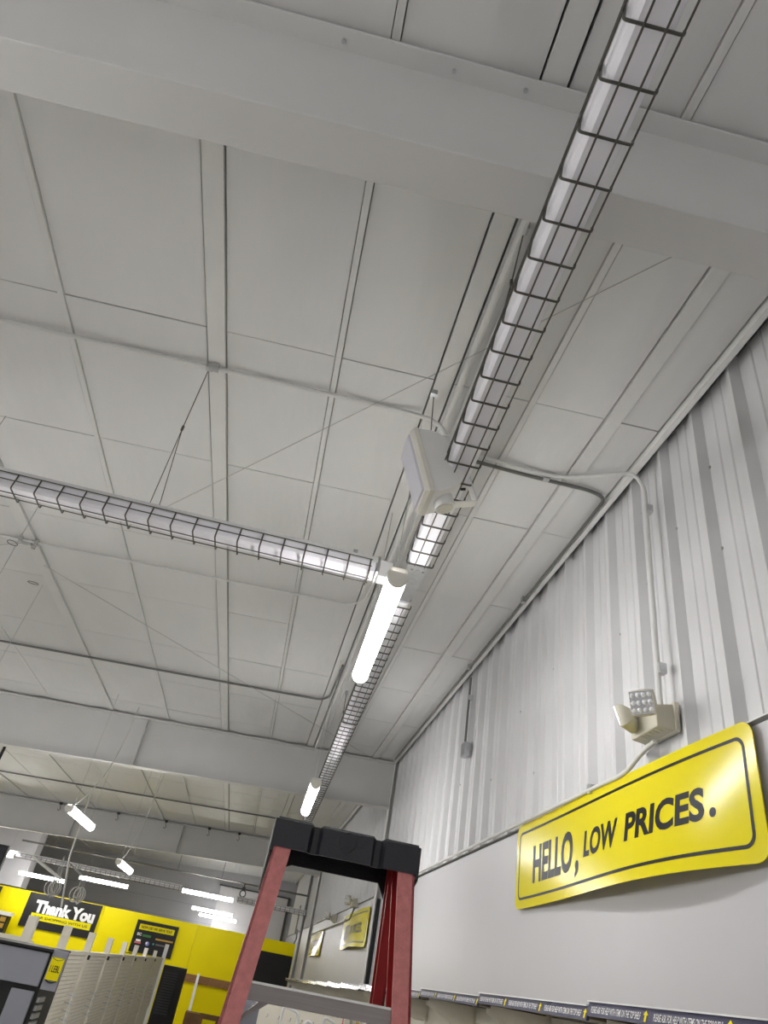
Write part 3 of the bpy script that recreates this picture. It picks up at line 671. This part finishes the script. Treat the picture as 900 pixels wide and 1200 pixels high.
# ------------------------------------------------------------------ beige gondola run on the shop floor
GX = -1.27; PT = -.125
gy = [5.36, 6.50, 7.66, 8.86, 10.1, 11.35, 12.7, 14.3, 16.1]
for k in range(len(gy)-1):
    lb = ['slatted beige gondola section beside the label tower', 'slatted beige gondola section with a black clip on its upright', 'slatted beige gondola section in the middle of the run']
    t = thing('gondola_section', lb[k] if k < 3 else 'slatted beige gondola section toward the far end of the run', 'shelving', (GX, (gy[k]+gy[k+1])/2, 0), 'slatted gondola sections in a row')
    MB().box(GX-.05, GX-.012, gy[k]+.03, gy[k+1]-.03, .1, HC+PT-.02).build('core_board', 'beige', t)
    nsl = 26 if k < 4 else 18; z0_, z1_ = HC-.9, HC+PT-.03; sl = None
    for i in range(nsl):
        z = z0_+(z1_-z0_)*i/nsl
        if sl is None:
            sl = MB().box(GX-.012, GX, gy[k]+.032, gy[k+1]-.032, 0, (z1_-z0_)/nsl*.9).build('slat', 'beige', t); o = sl; base = Vector(sl.location)
        else: o = sl.copy(); COL.objects.link(o)
        o.location = (0, 0, z)
    MB().box(GX-.055, GX+.004, gy[k]+.032, gy[k+1]-.032, HC+PT-.025, HC+PT).build('top_rail', 'beige', t)
    ut = PT+.17-.008*(gy[k]-5)
    up_ = MB().box(GX-.04, GX+.016, gy[k]-.03, gy[k]+.03, 0, HC+ut).build('upright', 'beige', t)
    for i in range(5): MB().box(GX+.016, GX+.0175, gy[k]-.006, gy[k]+.006, HC-.22-.12*i, HC-.18-.12*i).build('slot', 'beige', up_)
    MB().box(GX+.016, GX+.032, gy[k]-.018, gy[k]+.018, HC+PT-.055, HC+PT-.02).build('clip', 'black', up_)
    MB().box(GX-.06, GX+.42, gy[k]+.032, gy[k+1]-.032, 0, .12).build('base_deck', 'beige', t)
    # price tags on hooks low on the panel
    for i in range(4):
        MB().box(GX+.05, GX+.056, gy[k]+.82, gy[k]+.9, HC-.60+.055*i-.02*k, HC-.56+.055*i-.02*k).build('price_tag', 'white', t)
        MB().tube([(GX-.01, gy[k]+.86, HC-.57+.055*i-.02*k), (GX+.06, gy[k]+.86, HC-.58+.055*i-.02*k)], .004, 5).build('hook', 'chrome', t)
t = thing('end_post', 'white end post closing the gondola run beside the black screen', 'post', (GX+.02, 16.35, 0))
MB().box(GX-.04, GX+.03, 16.22, 16.30, 0, HC+.10).build('post', 'white', t); MB().box(GX-.05, GX+.04, 16.21, 16.31, 0, .04).build('base', 'beige', t)
# second gondola behind, its uprights showing at the left
for i, (x, y, z1_) in enumerate(((-1.80, 5.3, .06), (-2.05, 7.0, .05), (-2.35, 8.2, .06))):
    t = thing('spare_upright', 'beige upright post of the gondola behind the grey tower', 'post', (x, y, 0), 'uprights of the rear gondola')
    MB().box(x-.03, x+.03, y-.02, y+.02, 0, HC+z1_).build('post', 'beige', t, bevel=.004)
    MB().box(x-.06, x+.06, y-.2, y+.05, 0, .06).build('foot', 'beige', t)
t = thing('rear_gondola', 'low beige gondola with open top trays behind the grey tower', 'shelving', (-1.9, 6.3, 0))
MB().box(-2.5, -1.42, 6.1, 6.14, .1, HC-.13).build('back_board', 'beige', t)
MB().box(-2.5, -1.42, 6.04, 6.2, HC-.13, HC-.10).build('top_tray', 'beige', t)
MB().box(-2.5, -1.42, 6.02, 6.05, HC-.13, HC-.085).build('tray_lip', 'beige', t)
MB().box(-2.5, -1.42, 5.9, 6.3, 0, .1).build('base', 'beige', t)
# grey tower with label
t = thing('display_tower', 'grey panelled display tower with black frame and small yellow label', 'display', (-1.2, 4.75, 0))
MB().box(-1.72, -.945, 4.64, 5.1, 0, HC-.105).build('carcass', 'black', t)
MB().box(-1.72, -.955, 4.61, 4.64, HC-.262, HC-.112).build('header_panel', 'greypanel', t, bevel=.004)
MB().box(-1.08, -.962, 4.615, 4.64, .05, HC-.285).build('pilaster', 'greypanel', t, bevel=.003)
MB().box(-1.72, -1.16, 4.615, 4.64, .05, HC-.5).build('front_panel', 'greypanel', t, bevel=.003)
MB().box(-1.73, -.942, 4.60, 5.11, HC-.105, HC-.094).build('top_edge', 'black', t)
for i in range(6): MB().box(-.944, -.93, 4.66, 4.8, HC-.33-.035*i, HC-.308-.035*i).build('rung', 'galv', t)
t = thing('label_holder', 'narrow upright label holder with yellow printed card beside the tower', 'label', P(-.91, 4.62, -.27))
MB().box(-.94, -.86, 4.615, 4.63, HC-.27, HC-.092).build('plate', 'greypanel', t, bevel=.003)
MB().box(-.933, -.867, 4.609, 4.615, HC-.225, HC-.125).build('card', 'signyellow', t)
text_mb('I LEBL', -.926, -.874, HC-.19, HC-.16, lambda u, v: (u, 4.6085, v), .02).build('lettering', 'ink', t)
for zz in (-.127, -.225): MB().tube([(-.93+.06*k/6, 4.611, HC+zz-.010*math.sin(PI*k/6)) for k in range(7)], .003, 5).build('curved_line', 'black', t)

# ------------------------------------------------------------------ yellow partition dressings
YW = 20.99
def poster(name, label, x0_, x1_, z0_, z1_, m, cat='sign', y=YW, th=.03):
    t = thing(name, label, cat, P((x0_+x1_)/2, y, z0_)); MB().box(x0_, x1_, y-th, y, HC+z0_, HC+z1_).build('board', m, t); return t
t = poster('thank_you_sign', 'black sign with white script thanking shoppers on the yellow wall', -5.33, -3.50, -.08, .655, 'black')
F = lambda o: (lambda u, v: P(u, YW-.03-o, v))
text_mb('Thank You', -5.10, -3.60, .245, .52, F(.003), .055, 0).build('lettering', 'white', t)
MB().box(-5.12, -3.62, YW-.036, YW-.03, HC+.09, HC+.235).build('yellow_band', 'signyellow', t)
text_mb('FOR SHOPPING WITH US', -5.02, -3.70, .13, .185, F(.008), .01, 0).build('lettering', 'ink', t)
t = poster('logo_poster', 'black poster with yellow headline and small coloured logos', -2.54, -1.48, -.16, .53, 'black')
MB().box(-2.45, -1.56, YW-.036, YW-.03, HC+.33, HC+.45).build('headline_band', 'signyellow', t)
text_mb('HOW DID WE SERVE YOU?', -2.40, -1.62, .36, .42, F(.008), .03, 0).build('lettering', 'ink', t)
text_mb('EC', -2.45, -2.34, .20, .26, F(.003), .04).build('lettering', 'white', t)
for nm, x0_, x1_, z0_, z1_, m in (('green_bar', -2.31, -2.1, .19, .24, 'green'), ('tan_bar', -1.97, -1.53, .17, .205, 'tan'), ('white_mark', -2.44, -2.32, .075, .12, 'white'), ('pink_mark', -2.46, -2.3, .03, .07, 'pink'), ('grey_line', -1.93, -1.7, .06, .09, 'greytext')):
    MB().box(x0_, x1_, YW-.034, YW-.03, HC+z0_, HC+z1_).build(nm, m, t)
MB().disc(P(-2.14, YW-.03, .06), (0, -1, 0), .05, .005, 16).build('round_logo', 'blue', t); MB().disc(P(-2.16, YW-.035, .07), (0, -1, 0), .026, .003, 14).build('round_logo_inner', 'white', t)
MB().disc(P(-1.99, YW-.03, .075), (0, -1, 0), .022, .005, 8).build('teal_mark', 'teal', t)
t = poster('price_card', 'small yellow and black card under the logo poster', -2.68, -2.35, -.36, -.19, 'ink')
MB().box(-2.66, -2.37, YW-.034, YW-.03, HC-.26, HC-.205).build('yellow_print', 'signyellow', t)
text_mb('LEFT', -2.64, -2.4, -.345, -.28, F(.003), .02).build('lettering', 'signyellow', t)
poster('black_panel', 'plain black panel at the right end of the yellow partition', .62, 1.53, -.9, .39, 'black', 'panel', th=.04)
t = poster('dark_valance', 'dark sign board hung against the left of the yellow wall', -7.2, -6.02, .10, .64, 'black', 'screen', y=20.9)
MB().box(-7.1, -6.10, 20.862, 20.87, HC+.2, HC+.56).build('screen_face', 'screen', t)
MB().box(-7.1, -6.10, 20.858, 20.862, HC+.5, HC+.54).build('blue_bar', 'blue', t)
t = thing('snack_display', 'small black rack with yellow packets by the yellow wall', 'rack', P(-5.75, 20.7, -1.72))
MB().box(-6.1, -5.5, 20.5, 20.8, 0, HC-.25).build('body', 'black', t)
MB().box(-6.1, -5.5, 20.55, 20.8, HC-.25, HC+.06).build('header', 'black', t)
MB().box(-6.1, -5.46, 20.5, 20.8, HC+.065, HC+.14).build('top_shelf', 'white', t)
for i in range(3):
    for j in range(2): MB().box(-6.05+.19*i, -5.92+.19*i, 20.52, 20.55, HC-.20+.13*j, HC-.10+.13*j).build('packet', 'tan', t)
# wooden rail, leaning pole, cartons
t = thing('timber_rail', 'bare brown timber rail fixed across the yellow partition', 'board', P(-.4, 20.96, -.54))
for a_, b_ in ((-1.05, -.38), (-.378, .45)): MB().box(a_, b_, 20.94, 20.99, HC-.545, HC-.375).build('plank', 'wood', t, bevel=.004)
t = thing('leaning_pole', 'white square pole leaning against the timber rail', 'pole', P(-.66, 20.8, -1.72))
MB().hexa([(-.69, 20.4, 0), (-.63, 20.4, 0), (-.63, 20.46, 0), (-.69, 20.46, 0)], PP([(-.72, 20.87, -.335), (-.66, 20.87, -.335), (-.66, 20.93, -.335), (-.72, 20.93, -.335)])).build('shaft', 'white', t)
MB().box(-.70, -.62, 20.38, 20.48, 0, .03).build('foot_cap', 'trimdark', t)
t = thing('cardboard_carton', 'brown cardboard carton below the timber rail', 'box', (-.3, 19.9, 0))
MB().box(-.72, -.38, 19.6, 20.2, 0, HC-1.05).build('side', 'card', t); MB().box(-.38, .1, 19.6, 19.62, 0, HC-1.05).build('front', 'card', t); MB().box(-.38, .1, 20.18, 20.2, 0, HC-1.05).build('back', 'card', t); MB().box(.08, .1, 19.6, 20.2, 0, HC-1.05).build('side', 'card', t)
MB().box(-.3, .0, 19.594, 19.6, HC-1.28, HC-1.12).build('yellow_label', 'signyellow', t)
# black perforated screen cabinet
t = thing('screen_cabinet', 'tall black cabinet with perforated front past the gondola end', 'cabinet', (-1.0, 17.2, 0))
MB().box(-1.28, -.82, 17.0, 17.3, 0, HC-.235).build('body', 'black', t, bevel=.006)
MB().box(-1.24, -.95, 16.99, 17.0, HC-1.05, HC-.30).build('front_panel', 'blackplastic', t)
for i in range(16): MB().box(-1.22, -.97, 16.982, 16.99, HC-1.02+.044*i, HC-1.0+.044*i).build('louvre', 'trimdark', t)
MB().box(-1.34, -.76, 16.9, 17.35, HC-1.26, HC-1.22).build('shelf_lip', 'trimdark', t)
# grey bin and white wire rack seen under the ladder step
t = thing('grey_tub', 'grey plastic tub behind the ladder on the shop floor', 'tub', (.42, 8.6, 0))
MB().hexa([(.22, 8.3, HC-.75), (.62, 8.3, HC-.75), (.62, 8.8, HC-.75), (.22, 8.8, HC-.75)], [(.17, 8.25, HC-.27), (.67, 8.25, HC-.27), (.67, 8.85, HC-.27), (.17, 8.85, HC-.27)]).build('bin', 'greypanel', t, bevel=.03)
MB().box(.2, .64, 8.3, 8.8, 0, HC-.75).build('pedestal', 'trimdark', t)
t = thing('wire_rack', 'white wire rack standing among goods behind the ladder', 'rack', (.72, 6.6, 0))
for x, top, wd in ((.47, -.20, .15), (.66, -.26, .10), (.80, -.22, .12)):
    MB().tube(rounded([(x, 6.6, .02), (x+.02, 6.6, HC+top), (x+wd, 6.62, HC+top-.03), (x+wd-.03, 6.62, .02)], .04), .010, 6).build('frame_wire', 'white', t, smooth=True)
MB().box(.46, .92, 6.56, 6.64, 0, .03).build('base', 'white', t)
for i, zz in enumerate((-.33, -.45)): MB().tube([(.47, 6.6, HC+zz), (.9, 6.6, HC+zz)], .007, 6).build('cross_wire', 'white', t)
t = thing('floor_gondola', 'cream floor gondola crowded with hooks behind the ladder', 'shelving', (.75, 7.6, 0))
MB().box(.35, 1.1, 7.5, 7.54, .1, HC-.24).build('back_board', 'beige', t); MB().box(.33, 1.12, 7.4, 7.8, 0, .1).build('base', 'beige', t)
for i in range(7): MB().tube([(.42+.1*i, 7.5, HC-.33), (.42+.1*i, 7.3, HC-.32), (.42+.1*i, 7.27, HC-.30)], .005, 5).build('hook', 'chrome', t)

# ------------------------------------------------------------------ things hanging in the far part
t = thing('hanging_monitor', 'black monitor hung near the bulkhead, only a corner showing', 'monitor', P(-3.6, 10, .46))
MB().box(-4.2, -3.0, 9.98, 10.06, HC+.30, HC+.735).build('panel', 'black', t, bevel=.01); MB().tube(PP([(-3.6, 10.02, .73), (-3.6, 10.02, zc(-3.6))]), .02, 8).build('drop_pole', 'black', t); MB().box(-4.17, -3.03, 9.974, 9.98, HC+.33, HC+.705).build('screen_face', 'blackplastic', t)
def coil(label, c, r, seed, pole):
    rnd_ = random.Random(seed); t = thing('cable_bundle', label, 'cable', P(*c), 'hanging cable bundles')
    for k in range(7):
        rr = r*rnd_.uniform(.6, 1.05); a_ = rnd_.uniform(0, PI); ax = (math.cos(a_), math.sin(a_)*.6, 0); cc = P(c[0]+rnd_.uniform(-.06, .06), c[1]+rnd_.uniform(-.06, .06), c[2]-rr*.9)
        MB().tube(ringpts(cc, rr, 16, ax, (0, .05, 1.15)), .009, 5).build('loop', 'conduit' if k % 3 else 'cable', t, smooth=True)
    for k in range(3):
        x = c[0]+.05*k-.05; MB().tube(PP([(x, c[1], c[2]-.05), (c[0]+.04*(k-1), c[1], c[2]+.2), (pole[0], pole[1], pole[2])]), .008, 5).build('lead', 'cable', t)
coil('coiled pale cables hanging in a bundle before the sign on black', (-3.70, 16.0, .74), .13, 3, (-3.72, 16.0, 1.2))
coil('untidy cables hanging beside the slanting pole', (-3.20, 16.0, .70), .12, 5, (-3.59, 16.0, 1.1))
tag(MB().tube(PP([(-3.42, 16.0, .35), (-3.62, 16.0, 1.2), (-3.68, 16.0, zc(-3.68))]), .018, 8).build('drop_pole', 'conduit', smooth=True), 'slanting pale conduit drop pole between the cable bundles', 'pole')
tag(MB().tube(PP([(-4.3, 16.0, 1.08), (-3.62, 16.0, .80)]), .028, 8).build('cross_arm', 'conduit', smooth=True), 'pale tilted arm leading to the coiled cable bundle', 'pole')
t = thing('gas_pipe', 'dark horizontal pipe across the stockroom wall above the crosswise lamps', 'pipe', P(-6, 19.4, 1.62), None)
MB().tube(PP([(-5.6, 19.4, 1.60), (1.5, 19.4, 1.66)]), .02, 8).build('tube', 'conduitdark', t, smooth=True)
for x in (-4.8, -3.2, -1.8, -.7, .4): MB().tube(PP([(x, 19.4, 1.62), (x, 19.4, zc(x)-.01)]), .008, 6).build('hanger', 'conduitdark', t)
t = thing('pulley_block', 'dark round pulley hanging from the far pipe', 'pulley', P(-.1, 19.3, 1.35))
MB().tube(ringpts(P(-.1, 19.3, 1.42), .07, 16, (1, 0, 0), (0, 0, 1)), .016, 6).build('ring', 'trimdark', t, smooth=True); MB().tube(PP([(-.1, 19.3, 1.49), (-.1, 19.38, 1.64)]), .014, 6).build('hanger', 'trimdark', t); MB().box(-.14, -.06, 19.26, 19.34, HC+1.48, HC+1.56).build('clevis', 'trimdark', t)
for i, (x, y) in enumerate(((-4.6, 17.6), (-3.3, 17.62), (-2.2, 17.6), (-1.2, 17.6), (-.5, 17.6))):
    t = thing('ceiling_hook', 'small dark hook hanging at the top of the far rafter', 'hook', P(x, y, zc(x)-.2), 'dark ceiling hooks')
    MB().tube(PP([(x, y, zc(x)-.03), (x, y, zc(x)-.10), (x+.03, y, zc(x)-.15), (x, y, zc(x)-.19), (x-.03, y, zc(x)-.16)]), .007, 6).build('hook', 'trimdark', t, smooth=True)
    MB().box(x-.03, x+.03, y-.03, y+.03, HC+zc(x)-.06, HC+zc(x)-.015).build('clip', 'trimdark', t)
